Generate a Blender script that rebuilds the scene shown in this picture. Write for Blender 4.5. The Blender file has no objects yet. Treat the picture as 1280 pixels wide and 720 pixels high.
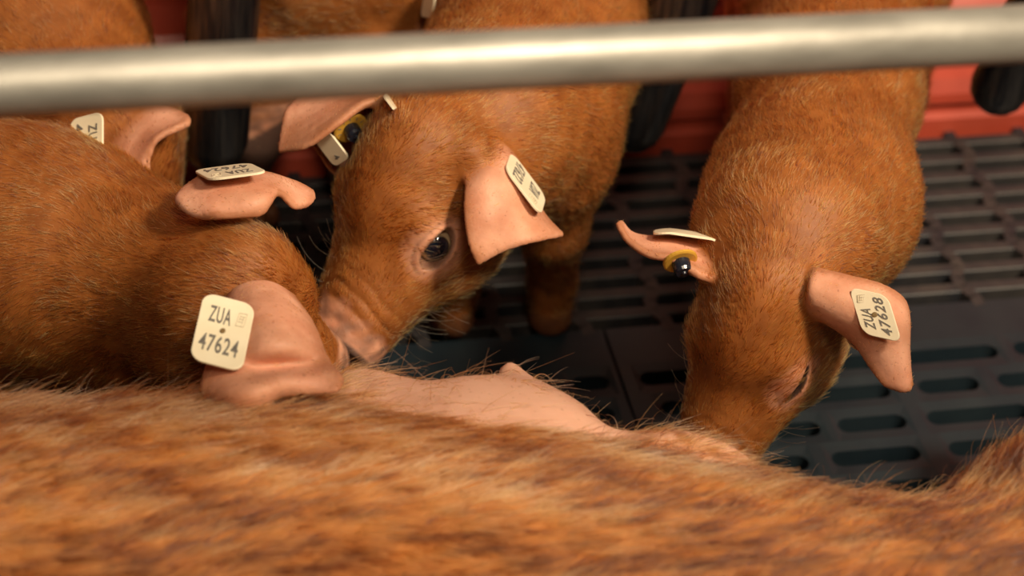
import bpy, math
import numpy as np
from mathutils import Vector, Matrix
from mathutils.bvhtree import BVHTree

S = bpy.context.scene
COL = S.collection

# ------------------------------------------------------------------ camera, world, lights, exposure
cam_d = bpy.data.cameras.new('camera')
cam = bpy.data.objects.new('camera', cam_d)
COL.objects.link(cam)
cam.matrix_world = Matrix(((0.9791, 0.07092, -0.19064, 0.0),
                           (-0.19341, 0.6148, -0.7646, 0.0),
                           (0.06297, 0.78549, 0.61566, 1.2),
                           (0, 0, 0, 1)))
cam_d.sensor_width = 36.0
cam_d.lens = 85.0
cam_d.clip_start = 0.05
cam_d.dof.use_dof = True
cam_d.dof.focus_distance = 1.50
cam_d.dof.aperture_fstop = 5.6
S.camera = cam

W = bpy.data.worlds.new('barn_ambient')
S.world = W
W.use_nodes = True
bg = W.node_tree.nodes['Background']
bg.inputs[0].default_value = (0.55, 0.62, 0.85, 1)
bg.inputs[1].default_value = 0.016


def area_light(name, loc, target, size, size_y, power, color):
    d = bpy.data.lights.new(name, 'AREA')
    d.shape = 'RECTANGLE'
    d.size, d.size_y = size, size_y
    d.energy, d.color = power, color
    o = bpy.data.objects.new(name, d)
    COL.objects.link(o)
    o.location = loc
    o.rotation_euler = (Vector(target) - Vector(loc)).to_track_quat('-Z', 'Y').to_euler()
    return o


area_light('barn_lamp', (0.15, -0.05, 1.95), (0.33, 1.25, 0.2), 0.30, 0.36, 15, (1.0, 0.82, 0.59))
area_light('barn_lamp', (1.22, 0.22, 2.00), (0.33, 1.25, 0.2), 0.30, 0.36, 68, (1.0, 0.82, 0.59))
area_light('overhead_fill', (0.3, 1.2, 2.4), (0.3, 1.2, 0.2), 1.2, 0.3, 3, (1.0, 0.82, 0.60))  # dim overhead fill, added without any visible fixture

S.view_settings.view_transform = 'Standard'
S.view_settings.look = 'None'
S.view_settings.gamma = 1.0
S.view_settings.use_curve_mapping = False
S.view_settings.exposure = 0.04

rng = np.random.default_rng(7)


# ------------------------------------------------------------------ object helpers
def props(o, label=None, cat=None, group=None, kind=None):
    for k, v in (('label', label), ('category', cat), ('group', group), ('kind', kind)):
        if v:
            o[k] = v
    return o


def link(name, data, mat=None, parent=None, base=(0, 0, 0)):
    """world-space data already shifted by base; a child sits at its parent's origin"""
    o = bpy.data.objects.new(name, data)
    COL.objects.link(o)
    if mat is not None:
        data.materials.append(mat)
    if parent is not None:
        o.parent = parent
    else:
        o.location = base
    return o


def mesh_np(name, V, F, smooth=True):
    V = np.ascontiguousarray(V, np.float32)
    me = bpy.data.meshes.new(name)
    if isinstance(F, np.ndarray):
        n, k = F.shape
        me.vertices.add(len(V))
        me.vertices.foreach_set('co', V.ravel())
        me.loops.add(n * k)
        me.loops.foreach_set('vertex_index', F.astype(np.int32).ravel())
        me.polygons.add(n)
        me.polygons.foreach_set('loop_start', np.arange(0, n * k, k, dtype=np.int32))
        me.polygons.foreach_set('loop_total', np.full(n, k, np.int32))
        me.update(calc_edges=True)
    else:
        me.from_pydata([tuple(map(float, v)) for v in V], [], F)
    me.polygons.foreach_set('use_smooth', [smooth] * len(me.polygons))
    me.update()
    return me


def mesh_pts(name, V, F, base=(0, 0, 0), smooth=False):
    return mesh_np(name, np.array(V, float) - np.array(base), F, smooth)


def box(V, F, c, h, axes=None):
    """append a box with centre c and half sizes h"""
    ax = np.eye(3) if axes is None else np.array(axes)
    i = len(V)
    for sx in (-1, 1):
        for sy in (-1, 1):
            for sz in (-1, 1):
                V.append(np.array(c) + ax[0] * sx * h[0] + ax[1] * sy * h[1] + ax[2] * sz * h[2])
    for f in ((0, 1, 3, 2), (4, 6, 7, 5), (0, 4, 5, 1), (2, 3, 7, 6), (0, 2, 6, 4), (1, 5, 7, 3)):
        F.append([i + j for j in f])


def tube(path, radii, n=20, caps=True):
    path = np.array(path, float)
    V, F = [], []
    u = None
    for i, p in enumerate(path):
        t = path[min(i + 1, len(path) - 1)] - path[max(i - 1, 0)]
        t /= np.linalg.norm(t)
        if u is None:
            u = np.cross(t, (0, 0, 1.0)) if abs(t[2]) < .9 else np.cross(t, (0, 1.0, 0))
        u = u - t * np.dot(u, t)
        u /= np.linalg.norm(u)
        w = np.cross(t, u)
        for k in range(n):
            a = 2 * math.pi * k / n
            V.append(p + radii[i] * (math.cos(a) * u + math.sin(a) * w))
    for i in range(len(path) - 1):
        for k in range(n):
            F.append([i * n + k, i * n + (k + 1) % n, (i + 1) * n + (k + 1) % n, (i + 1) * n + k])
    if caps:
        F.append(list(range(n))[::-1])
        F.append([(len(path) - 1) * n + k for k in range(n)])
    return V, F


# ------------------------------------------------------------------ materials
class NT:
    def __init__(s, name):
        s.m = bpy.data.materials.new(name)
        s.m.use_nodes = True
        s.t = s.m.node_tree
        s.b = s.t.nodes.get('Principled BSDF')
        s.out = s.t.nodes.get('Material Output')

    def n(s, typ, **kw):
        x = s.t.nodes.new(typ)
        for k, v in kw.items():
            setattr(x, k, v)
        return x

    def l(s, a, b):
        s.t.links.new(a, b)

    def noise(s, scale, detail=4, rough=.55, coord=None, stretch=None):
        x = s.n('ShaderNodeTexNoise')
        x.inputs['Scale'].default_value = scale
        x.inputs['Detail'].default_value = detail
        x.inputs['Roughness'].default_value = rough
        c = s.n('ShaderNodeTexCoord')
        src = c.outputs['Object']
        if stretch:
            mp = s.n('ShaderNodeMapping')
            mp.inputs['Scale'].default_value = stretch
            s.l(src, mp.inputs[0])
            src = mp.outputs[0]
        s.l(src, x.inputs['Vector'])
        return x.outputs['Fac']

    def ramp(s, fac, stops):
        x = s.n('ShaderNodeValToRGB')
        e = x.color_ramp.elements
        e[0].position, e[0].color = stops[0][0], (*stops[0][1], 1)
        e[1].position, e[1].color = stops[-1][0], (*stops[-1][1], 1)
        for p, c in stops[1:-1]:
            k = e.new(p)
            k.color = (*c, 1)
        s.l(fac, x.inputs[0])
        return x.outputs[0]

    def attr(s, name):
        x = s.n('ShaderNodeAttribute')
        x.attribute_name = name
        return x

    def mix(s, fac, a, b):
        x = s.n('ShaderNodeMix', data_type='RGBA')
        for sock, v in ((x.inputs[0], fac), (x.inputs[6], a), (x.inputs[7], b)):
            if isinstance(v, (tuple, float, int)):
                sock.default_value = (*v, 1) if isinstance(v, tuple) else v
            else:
                s.l(v, sock)
        return x.outputs[2]

    def bump(s, fac, strength, dist):
        x = s.n('ShaderNodeBump')
        x.inputs['Strength'].default_value = strength
        x.inputs['Distance'].default_value = dist
        s.l(fac, x.inputs['Height'])
        s.l(x.outputs[0], s.b.inputs['Normal'])

    def set(s, **kw):
        for k, v in kw.items():
            i = s.b.inputs[k.replace('_', ' ')]
            if isinstance(v, tuple):
                i.default_value = (*v, 1)
            elif isinstance(v, (int, float)):
                i.default_value = v
            else:
                s.l(v, i)
        return s


def simple(name, c0, c1, scale, rough, metal=0, bump=0.0, stretch=None, **kw):
    t = NT(name)
    f = t.noise(scale, stretch=stretch)
    t.set(Base_Color=t.ramp(f, [(.3, c0), (.7, c1)]), Roughness=rough, Metallic=metal, **kw)
    if bump:
        t.bump(t.noise(scale * 3, stretch=stretch), bump, .002)
    return t.m


M_steel = simple('galvanised_steel', (.23, .22, .195), (.35, .335, .30), 22, .5, .55, .12, (1, 3, 3))
M_bar = simple('streaked_dark_steel', (.018, .024, .040), (.16, .14, .13), 30, .22, .9, .25, (6, 6, .5))  # paler streaks in the colour stand in for reflections along the steel
M_red = simple('red_plastic', (.42, .055, .030), (.54, .085, .045), 14, .38, 0, .08)
M_slat = simple('dark_grey_plastic', (.011, .014, .022), (.060, .053, .049), 26, .55, 0, .2)
M_panel = simple('blue_grey_plastic', (.006, .014, .022), (.016, .027, .034), 18, .5, 0, .2)
M_pit = simple('pit_floor', (.004, .005, .008), (.008, .009, .012), 5, .9)
M_tag = simple('cream_tag_plastic', (.80, .70, .50), (.86, .77, .58), 60, .35)
M_ink = simple('grey_ink', (.12, .11, .10), (.20, .18, .155), 300, .6)
M_ink2 = simple('pale_grey_ink', (.50, .42, .30), (.62, .53, .39), 300, .6)
M_yel = simple('yellow_plastic', (.50, .27, .03), (.60, .34, .05), 60, .4)
M_blk = simple('black_plastic', (.010, .012, .022), (.018, .020, .03), 60, .22)
M_pinhole = simple('brown_tag_pin', (.14, .085, .03), (.25, .16, .06), 200, .5)


def eye_mat():
    t = NT('dark_piglet_eye')
    c = t.n('ShaderNodeTexCoord')
    sp = t.n('ShaderNodeSeparateXYZ')
    t.l(c.outputs['Object'], sp.inputs[0])
    f = t.n('ShaderNodeMath', operation='MULTIPLY')
    f.inputs[1].default_value = 1 / .0124
    t.l(sp.outputs[2], f.inputs[0])
    col = t.ramp(f.outputs[0], [(.66, (.42, .31, .19)), (.73, (.035, .025, .018)), (.82, (.022, .024, .038)),
                                (.93, (.006, .008, .016))])
    t.set(Base_Color=col, Roughness=.06)
    t.b.inputs['Coat Weight'].default_value = 1
    t.b.inputs['Coat Roughness'].default_value = .02
    return t.m


M_eye = eye_mat()


def skin_mat(name, fur0, fur1, pink0, pink1):
    t = NT(name)
    nz = t.noise(55, 5)
    fur = t.ramp(nz, [(.35, fur0), (.65, fur1)])
    pk = t.ramp(t.noise(38, 5), [(.35, pink0), (.65, pink1)])
    c = t.mix(t.attr('pink').outputs['Fac'], fur, pk)
    sp = t.ramp(t.noise(330, 2), [(.66, (0, 0, 0)), (.72, (.45, .45, .45))])
    c = t.mix(sp, c, (.20, .075, .035))
    c = t.mix(t.attr('dark').outputs['Fac'], c, (.030, .022, .022))
    t.set(Base_Color=c, Roughness=.52)
    t.b.inputs['Subsurface Weight'].default_value = .12
    t.b.inputs['Subsurface Radius'].default_value = (.006, .002, .001)
    t.b.inputs['Subsurface Scale'].default_value = 1
    t.b.inputs['Specular IOR Level'].default_value = .3
    t.bump(t.noise(160, 6, .65), .35, .0016)
    return t.m


M_skin = skin_mat('piglet_skin', (.20, .060, .012), (.30, .100, .022), (.60, .265, .165), (.80, .42, .285))
M_sowskin = skin_mat('sow_skin', (.28, .10, .028), (.40, .16, .048), (.66, .36, .25), (.74, .43, .31))


def fur_mat(name, stops, rough=.38):
    t = NT(name)
    h = t.attr('shade')
    col = t.ramp(h.outputs['Fac'], stops)
    hb = t.n('ShaderNodeBsdfHairPrincipled')
    hb.parametrization = 'COLOR'
    t.l(col, hb.inputs['Color'])
    hb.inputs['Roughness'].default_value = rough
    hb.inputs['Radial Roughness'].default_value = .5
    hb.inputs['Coat'].default_value = .0
    hb.inputs['Random Roughness'].default_value = .2
    t.t.nodes.remove(t.b)
    t.l(hb.outputs[0], t.out.inputs[0])
    return t.m


M_fur = fur_mat('red_piglet_coat', [(.0, (.065, .015, .003)), (.33, (.26, .076, .010)), (.65, (.54, .210, .032)),
                                    (1., (.84, .47, .12))])
M_sowfur = fur_mat('red_sow_coat', [(.0, (.030, .008, .003)), (.3, (.14, .040, .007)), (.55, (.36, .145, .034)),
                                    (.8, (.60, .30, .095)), (1., (.85, .60, .30))])
M_whisk = fur_mat('pale_bristle', [(0., (.45, .25, .09)), (1., (.75, .5, .25))])


# ------------------------------------------------------------------ signed-distance modelling (numpy) and surface nets
def smin(a, b, k):
    h = np.clip(.5 + .5 * (b - a) / k, 0, 1)
    return b + (a - b) * h - k * h * (1 - h)


def smax(a, b, k):
    return -smin(-a, -b, k)


def cone(p, a, b, ra, rb):
    a = np.asarray(a, np.float32)
    ab = np.asarray(b, np.float32) - a
    q = p - a
    t = np.clip(q @ ab / float(ab @ ab), 0, 1)
    q = q - t[:, None] * ab
    return np.sqrt((q * q).sum(1)) - (ra + (rb - ra) * t)


def ball(p, c, r):
    q = p - np.asarray(c, np.float32)
    return np.sqrt((q * q).sum(1)) - r


def ell(p, c, r, A=None):
    q = p - np.asarray(c, np.float32)
    if A is not None:
        q = q @ np.asarray(A, np.float32).T          # rows of A are the axes
    r = np.asarray(r, np.float32)
    k0 = np.sqrt(((q / r) ** 2).sum(1)) + 1e-9
    k1 = np.sqrt(((q / (r * r)) ** 2).sum(1)) + 1e-9
    return k0 * (k0 - 1) / k1


def surface_nets(fn, lo, hi, h):
    lo = np.asarray(lo, float)
    cf = 4
    n = np.ceil((np.asarray(hi) - lo) / (h * cf)).astype(int) + 1
    g = np.stack(np.meshgrid(*[lo[i] + (np.arange(n[i]) + .5) * h * cf - .5 * h for i in range(3)], indexing='ij'), -1)
    dc = fn(g.reshape(-1, 3).astype(np.float32)).reshape(n)
    near = np.abs(dc) < h * cf * 1.6
    D = np.repeat(np.repeat(np.repeat(dc.astype(np.float32), cf, 0), cf, 1), cf, 2)
    ci = np.argwhere(near)
    off = np.stack(np.meshgrid(*[np.arange(cf)] * 3, indexing='ij'), -1).reshape(-1, 3)
    for s in range(0, len(ci), 12000):
        idx = (ci[s:s + 12000, None] * cf + off[None]).reshape(-1, 3)
        D[idx[:, 0], idx[:, 1], idx[:, 2]] = fn((lo + idx * h).astype(np.float32))
    sg = D < 0
    cnt = np.zeros(tuple(np.array(D.shape) - 1), np.int8)
    sl = lambda o, m: slice(o, m - 1 + o)
    nx, ny, nz = D.shape
    for a in (0, 1):
        for b in (0, 1):
            for c in (0, 1):
                cnt += sg[sl(a, nx), sl(b, ny), sl(c, nz)]
    act = np.argwhere((cnt > 0) & (cnt < 8))
    vid = np.full(cnt.shape, -1, np.int32)
    vid[act[:, 0], act[:, 1], act[:, 2]] = np.arange(len(act))
    corners = [(a, b, c) for a in (0, 1) for b in (0, 1) for c in (0, 1)]
    dv = {o: D[act[:, 0] + o[0], act[:, 1] + o[1], act[:, 2] + o[2]] for o in corners}
    acc = np.zeros((len(act), 3))
    num = np.zeros(len(act))
    for o in corners:
        for ax in range(3):
            if o[ax] == 0:
                o2 = tuple(1 if i == ax else o[i] for i in range(3))
                d0, d1 = dv[o], dv[o2]
                m = (d0 < 0) != (d1 < 0)
                t = np.where(m, d0 / np.where(m, d0 - d1, 1), 0)
                p = np.array(o, float)[None].repeat(len(act), 0)
                p[:, ax] += t
                acc += p * m[:, None]
                num += m
    V = lo + (act + acc / num[:, None]) * h
    Q = []
    for ax in range(3):
        u, v = (ax + 1) % 3, (ax + 2) % 3
        s0 = np.moveaxis(sg, ax, 0)
        ch = np.argwhere(s0[:-1] != s0[1:])
        full = np.zeros((len(ch), 3), int)
        rest = [i for i in range(3) if i != ax]
        full[:, ax] = ch[:, 0]
        full[:, rest[0]], full[:, rest[1]] = ch[:, 1], ch[:, 2]
        ok = (full[:, u] > 0) & (full[:, v] > 0) & (full[:, u] < cnt.shape[u]) & (full[:, v] < cnt.shape[v])
        full = full[ok]
        flip = sg[full[:, 0], full[:, 1], full[:, 2]]
        q = []
        for du, dw in ((-1, -1), (0, -1), (0, 0), (-1, 0)):
            f = full.copy()
            f[:, u] += du
            f[:, v] += dw
            q.append(vid[f[:, 0], f[:, 1], f[:, 2]])
        q = np.stack(q, 1)
        q[~flip] = q[~flip][:, ::-1]
        Q.append(q)
    Q = np.concatenate(Q)
    Q = Q[(Q >= 0).all(1)]
    for _ in range(2):                                       # light relaxation
        s = np.zeros_like(V)
        c = np.zeros(len(V))
        for i in range(4):
            a, b = Q[:, i], Q[:, (i + 1) % 4]
            for k in range(3):
                s[:, k] += np.bincount(a, V[b, k], len(V)) + np.bincount(b, V[a, k], len(V))
            c += np.bincount(a, minlength=len(V)) + np.bincount(b, minlength=len(V))
        V = .5 * V + .5 * s / np.maximum(c, 1)[:, None]
    return V.astype(np.float32), Q


def normals(V, Q):
    n = np.cross(V[Q[:, 2]] - V[Q[:, 0]], V[Q[:, 3]] - V[Q[:, 1]])
    N = np.stack([sum(np.bincount(Q[:, i], n[:, k], len(V)) for i in range(4)) for k in range(3)], 1)
    return N / (np.linalg.norm(N, axis=1, keepdims=True) + 1e-12)


_nk = rng.normal(size=(8, 3))
_nk /= np.linalg.norm(_nk, axis=1, keepdims=True)
_np = rng.uniform(0, 6.28, (4, 8))


def wav(P, wl, seed=0):
    """smooth pseudo noise about -1..1 with features of size wl"""
    k = _nk * (2 * math.pi / (wl * 2)) * np.linspace(.7, 1.5, 8)[:, None]
    k = np.roll(k, seed, 1) * (1 if seed % 2 == 0 else -1)
    return np.sin(P @ k.T + _np[seed % 4]).sum(1) / 2.6


# ------------------------------------------------------------------ ears: bicubic sheets given a thickness
def catmull(C, n):
    C = np.asarray(C, float)
    m = len(C)
    out = []
    for i in range(m - 1):
        p1, p2 = C[i], C[i + 1]
        p0 = C[i - 1] if i > 0 else 2 * p1 - p2
        p3 = C[i + 2] if i + 2 < m else 2 * p2 - p1
        for j in range(n):
            t = j / n
            out.append(.5 * (2 * p1 + (p2 - p0) * t + (2 * p0 - 5 * p1 + 4 * p2 - p3) * t * t
                             + (3 * p1 - p0 - 3 * p2 + p3) * t ** 3))
    out.append(C[-1])
    return np.array(out)


class Ear:
    def __init__(s, grid, thick=.0021, sub=7):
        g = catmull(np.array(grid, float), sub)                       # along v
        g = np.swapaxes(catmull(np.swapaxes(g, 0, 1), sub), 0, 1)     # along u
        nv, nu = g.shape[:2]
        V = g.reshape(-1, 3)
        F = [[j * nu + i, j * nu + i + 1, (j + 1) * nu + i + 1, (j + 1) * nu + i] for j in range(nv - 1) for i in range(nu - 1)]
        s.bvh = BVHTree.FromPolygons([tuple(v) for v in V], F)
        s.nu, s.nv, s.th = nu, nv, thick
        s.lo, s.hi = V.min(0) - .012, V.max(0) + .012
        s.g = g

    def dist(s, p):
        d = np.empty(len(p), np.float32)
        vv = np.empty(len(p), np.float32)
        uu = np.empty(len(p), np.float32)
        fnear = s.bvh.find_nearest
        for i, q in enumerate(p.tolist()):
            loc, nrm, idx, dd = fnear(q)
            d[i] = dd
            vv[i] = (idx // (s.nu - 1)) / (s.nv - 1)
            uu[i] = (idx % (s.nu - 1)) / (s.nu - 2)
        s.rim = np.minimum(np.minimum(uu, 1 - uu) * .8, 1 - vv)
        return d - (s.th + .0018 * (1 - vv) ** 2), vv


# ------------------------------------------------------------------ fur
def make_fur(name, V, Q, N, count, dens, length, flow, lift, radius, shade, mat, parent, base, bend=.25, seg=4, jitter=.18, clump=0., grad=.45):
    tri = np.concatenate([Q[:, [0, 1, 2]], Q[:, [0, 2, 3]]])
    a = np.linalg.norm(np.cross(V[tri[:, 1]] - V[tri[:, 0]], V[tri[:, 2]] - V[tri[:, 0]]), axis=1)
    wgt = a * dens[tri[:, 0]]
    ti = rng.choice(len(tri), count, p=wgt / wgt.sum())
    u, v = rng.random((2, count))
    m = u + v > 1
    u[m], v[m] = 1 - u[m], 1 - v[m]
    T = tri[ti]
    bary = np.stack([1 - u - v, u, v], 1)[:, :, None]
    R = (V[T] * bary).sum(1)
    n = (N[T] * bary).sum(1)
    n /= np.linalg.norm(n, axis=1, keepdims=True)
    f = flow(R, n)
    f = f - n * (f * n).sum(1, keepdims=True)
    f /= np.linalg.norm(f, axis=1, keepdims=True) + 1e-9
    f = f + jitter * rng.normal(size=f.shape)
    L = length[T[:, 0]] * rng.uniform(.65, 1.25, count)
    lf = lift * rng.uniform(.5, 1.6, count)[:, None]
    d0 = f + n * lf
    d0 /= np.linalg.norm(d0, axis=1, keepdims=True)
    if clump:
        side = np.cross(n, f)
        d0 = d0 + side * (wav(R, .010, 1) * clump)[:, None] + n * (wav(R, .013, 2) * clump * .5)[:, None]
    d1 = f - n * lf * bend
    t = np.linspace(0, 1, seg)[None, :, None]
    pts = R[:, None] - .0006 * n[:, None] + L[:, None, None] * (t * d0[:, None] + t * t * .5 * (d1 - d0)[:, None])
    rad = radius * (1 - .75 * t[..., 0]) * rng.uniform(.7, 1.2, (count, 1))
    add_curves(name, pts - np.array(base), rad, np.clip(shade(R), -.2, 1.2), mat, parent, grad)


def add_curves(name, pts, rad, shade, mat, parent, grad=.45):
    n, k = pts.shape[:2]
    cu = bpy.data.hair_curves.new(name)
    cu.add_curves([k] * n)
    cu.points.foreach_set('position', np.ascontiguousarray(pts, np.float32).ravel())
    at = cu.attributes.new('radius', 'FLOAT', 'POINT')
    at.data.foreach_set('value', np.ascontiguousarray(np.broadcast_to(rad, (n, k)), np.float32).ravel())
    at = cu.attributes.new('shade', 'FLOAT', 'POINT')
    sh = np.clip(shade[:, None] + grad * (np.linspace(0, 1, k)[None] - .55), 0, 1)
    at.data.foreach_set('value', np.ascontiguousarray(sh, np.float32).ravel())
    cu.materials.append(mat)
    o = bpy.data.objects.new(name, cu)
    COL.objects.link(o)
    o.parent = parent
    o['kind'] = 'stuff'
    return o


# ------------------------------------------------------------------ the pig's head in its own frame (metres): y to the snout, z up, x to its right
class Head:
    def __init__(s, loc, fwd, up, scale=1.0, eye_open=(1, 1)):
        f = np.array(fwd, float)
        f /= np.linalg.norm(f)
        u = np.array(up, float)
        u -= f * (u @ f)
        u /= np.linalg.norm(u)
        s.R = np.stack([np.cross(f, u), f, u], 1)
        s.T = np.array(loc, float)
        s.s = scale
        s.open = eye_open                                # right, left
        s.eye = {}
        for sx in (1, -1):
            n = np.array([sx * .84, .36, .40])
            n /= np.linalg.norm(n)
            s.eye[sx] = (np.array([sx * .0335, .000, .0145]), n)

    def w(s, q):
        return s.T + s.R @ (np.asarray(q, float) * s.s)

    def loc(s, p):
        return ((p - s.T.astype(np.float32)) @ s.R.astype(np.float32)) / s.s

    def dist(s, p, detail=True):
        q = s.loc(p)
        d = ell(q, (0, -.030, .026), (.0420, .056, .049))
        d = smin(d, ell(q, (0, -.050, .048), (.032, .032, .034)), .02)                       # poll
        for sx in (1, -1):
            d = smin(d, ell(q, (sx * .022, -.022, -.022), (.0295, .046, .036)), .02)          # cheeks
            d = smin(d, ball(q, (sx * .030, -.004, .031), .015), .016)                       # brow
            d = smin(d, cone(q, (sx * .018, .015, -.004), (sx * .010, .070, -.012), .022, .016), .02)
            d = smin(d, ball(q, (sx * .039, -.056, .046), .0135), .016)                        # ear root
        d = smin(d, cone(q, (0, -.03, -.036), (0, .058, -.034), .034, .016), .02)            # jaw
        d = smin(d, cone(q, (0, .0, .006), (0, .074, -.010), .037, .0245), .02)              # muzzle
        disc = np.maximum(np.sqrt((q[:, 0] / 1.12) ** 2 + ((q[:, 2] + .0125) / .92) ** 2) - .0240, np.abs(q[:, 1] - .0835) - .0045)
        d = smin(d, disc - .0022, .004)
        if not detail:
            return d * s.s
        wr = np.clip(1 - np.abs(q[:, 1] - .062) / .022, 0, 1) * np.clip((q[:, 2] + .02) / .02, 0, 1)
        d = d + .0019 * wr * np.exp(-((np.sin(q[:, 1] * math.pi / .0098 + 1.0 * np.cos(q[:, 0] * 95) + .35 * np.sin(q[:, 0] * 260)) / .38) ** 2))
        nb = np.clip((q[:, 1] - .070) / .006, 0, 1) * np.clip((.090 - q[:, 1]) / .003, 0, 1)
        d = d + .0006 * nb * np.sin(q[:, 0] * 1500 + 3 * np.sin(q[:, 1] * 700)) * np.sin(q[:, 1] * 1300 + 2 * np.sin(q[:, 0] * 800)) 
        for sx in (1, -1):
            d = smax(d, -ell(q, (sx * .0098, .0905, -.012), (.0048, .0085, .0068)), .003)    # nostril
            d = smax(d, -cone(q, (sx * .0245, .070, -.0345), (sx * .040, .020, -.032), .0016, .0012), .003)  # mouth
            c, n = s.eye[sx]
            op = s.open[0 if sx > 0 else 1]
            d = smin(d, ball(q, c, .0150), .012)                                             # lids
            f = np.array([0, 1, -.25])                                                       # inner corner points down the muzzle
            t = f - n * (f @ n)
            t /= np.linalg.norm(t)
            A = np.stack([t, np.cross(n, t), n])
            oc = c + n * .0125
            d = smax(d, -ell(q, oc, (.0160, .0086 * op + .0003, .0112), A), .0020)
            d = smax(d, -ell(q, c, (.0126, .0126, .0126)), .0006) if op > .5 else d
            # lid folds
            qa = (q - (c + n * .009).astype(np.float32)) @ A.T.astype(np.float32)
            rr = np.sqrt((qa[:, 0] / 1.35) ** 2 + qa[:, 1] ** 2)
            fold = np.exp(-((rr - .0155) / .0013) ** 2) + .7 * np.exp(-((rr - .0195) / .0014) ** 2)
            d = d + .0013 * fold * (qa[:, 2] > -.012) * np.where(qa[:, 1] * sx > 0, 1, .25)
        return d * s.s


def rows(*r):
    return [list(x) for x in r]


# ------------------------------------------------------------------ pigs
def make_pig(name, label, base, head, trunk, legs, ears, res, hairs, group='red piglets beside the sow', spots=(),
             hair_len=.0085, hair_rad=.00021, tail=None, tone=0.0, body_tone=0.0):
    """trunk: list of (point, radius) from neck to rump; legs: list of point/radius chains ending at the hoof"""
    base = np.array(base, float)
    ears = [Ear(g) for g in ears]
    tp = [np.array(t[0], float) for t in trunk]
    pts = tp + [np.array(p, float) for L in legs for p, r in L] + [head.w((0, .1, 0)), head.w((0, -.1, .08))]
    pad = max(t[1] for t in trunk) + .02
    lo = np.min(pts, 0) - pad
    hi = np.max(pts, 0) + pad
    for e in ears:
        lo = np.minimum(lo, e.lo)
        hi = np.maximum(hi, e.hi)
    lo[2] = -.006
    chain = [(head.w((0, -.050, .010)), .042 * head.s)] + [(p, r) for p, r in trunk]

    def fn(p):
        d = np.full(len(p), 9., np.float32)
        for i in range(len(chain) - 1):
            d = smin(d, cone(p, chain[i][0], chain[i + 1][0], chain[i][1], chain[i + 1][1]), .035)
        for L in legs:
            for i in range(len(L) - 1):
                dl = cone(p, L[i][0], L[i + 1][0], L[i][1], L[i + 1][1])
                d = smin(d, dl, .03 if i == 0 else .012)
            hoof = np.array(L[-1][0], float)
            hd = np.array(head.T - tp[-1])
            hd[2] = 0
            hd /= np.linalg.norm(hd)
            sd = np.array([hd[1], -hd[0], 0])
            for k in (-1, 1):
                d = smin(d, ell(p, hoof + hd * .006 + sd * .0075 * k + (0, 0, .011), (.0082, .016, .0135), np.stack([sd, hd, (0, 0, 1.)])), .003)
        if tail is not None:
            for i in range(len(tail) - 1):
                d = smin(d, cone(p, tail[i], tail[i + 1], .007 - .001 * i, .006 - .001 * i), .012)
        m = np.abs(p - head.T.astype(np.float32)).max(1) < .17 * head.s
        if m.any():
            d[m] = smin(d[m], head.dist(p[m]), .022)
            q = p[m]
            dm = d[m]
            for sx in (1, -1):                                   # keep the eye opening clear after blending
                c, n = head.eye[sx]
            d[m] = dm
        d = np.maximum(d, -p[:, 2] + .001)
        for e in ears:
            m = ((p > e.lo) & (p < e.hi)).all(1)
            m &= d > -.012
            if m.any():
                de, vv = e.dist(p[m])
                d[m] = smin(d[m], de, .0065)
        for c, r in spots:
            d = smax(d, -ball(p, c, r), .001)
        return d

    V, Q = surface_nets(fn, lo, hi, res)
    N = normals(V, Q)
    # skin attributes
    q = head.loc(V)
    inh = np.abs(q).max(1) < .2
    earm = np.zeros(len(V), np.float32)
    rim = np.ones(len(V), np.float32)
    for e in ears:
        m = ((V > e.lo) & (V < e.hi)).all(1)
        if m.any():
            de, vv = e.dist(V[m])
            hd = np.clip((head.dist(V[m], False) + .004) / .014, 0, 1)
            earm[m] = np.maximum(earm[m], np.clip(1 - de / .003, 0, 1) * hd)
            rim[m] = np.minimum(rim[m], np.clip(e.rim / .10, 0, 1))
    nose = np.clip((q[:, 1] - .066 + .004 * wav(V, .01, 1)) / .010, 0, 1) * inh
    eyer = np.zeros(len(V), np.float32)
    lid = np.zeros(len(V), np.float32)
    crease = np.zeros(len(V), np.float32)
    for sx in (1, -1):
        c, n = head.eye[sx]
        dd = np.linalg.norm(q - (c + n * .012), axis=1)
        eyer = np.maximum(eyer, np.clip((.027 - dd) / .009, 0, 1))
        f = np.array([0, 1, -.25])
        t = f - n * (f @ n)
        t /= np.linalg.norm(t)
        A = np.stack([t, np.cross(n, t), n])
        qa = (q - (c + n * .012)) @ A.T
        op = head.open[0 if sx > 0 else 1]
        rr = np.sqrt((qa[:, 0] / .0166) ** 2 + (qa[:, 1] / (.0092 * op + .0010)) ** 2)
        r2 = np.sqrt((qa[:, 0] / 1.35) ** 2 + qa[:, 1] ** 2)
        crease = np.maximum(crease, .34 * np.exp(-((r2 - .0155) / .0012) ** 2) * (qa[:, 2] > -.014) * (op > .9) * (qa[:, 1] * sx > 0))
        lid = np.maximum(lid, np.clip((1.10 - rr) / .14, 0, 1) * (qa[:, 2] > -.012))
    hoofm = np.clip((.026 - V[:, 2]) / .006, 0, 1)
    eyer_p = eyer * np.where(q[:, 0] > 0, .7 if head.open[0] > .95 else .12, .7 if head.open[1] > .95 else .12)
    pink = np.clip(np.maximum.reduce([earm * (.45 + .45 * rim) * (.92 + .14 * wav(V, .018, 1)), nose * .75, eyer * .7]), 0, 1)
    front = np.clip((q[:, 1] - .0845) / .003, 0, 1) * inh
    dark = np.clip(np.maximum.reduce([crease, lid * (.66 if max(head.open) > .95 else .92), front * .88, hoofm * .5, nose * (.38 + .25 * wav(V, .006, 1))]), 0, 1)
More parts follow.
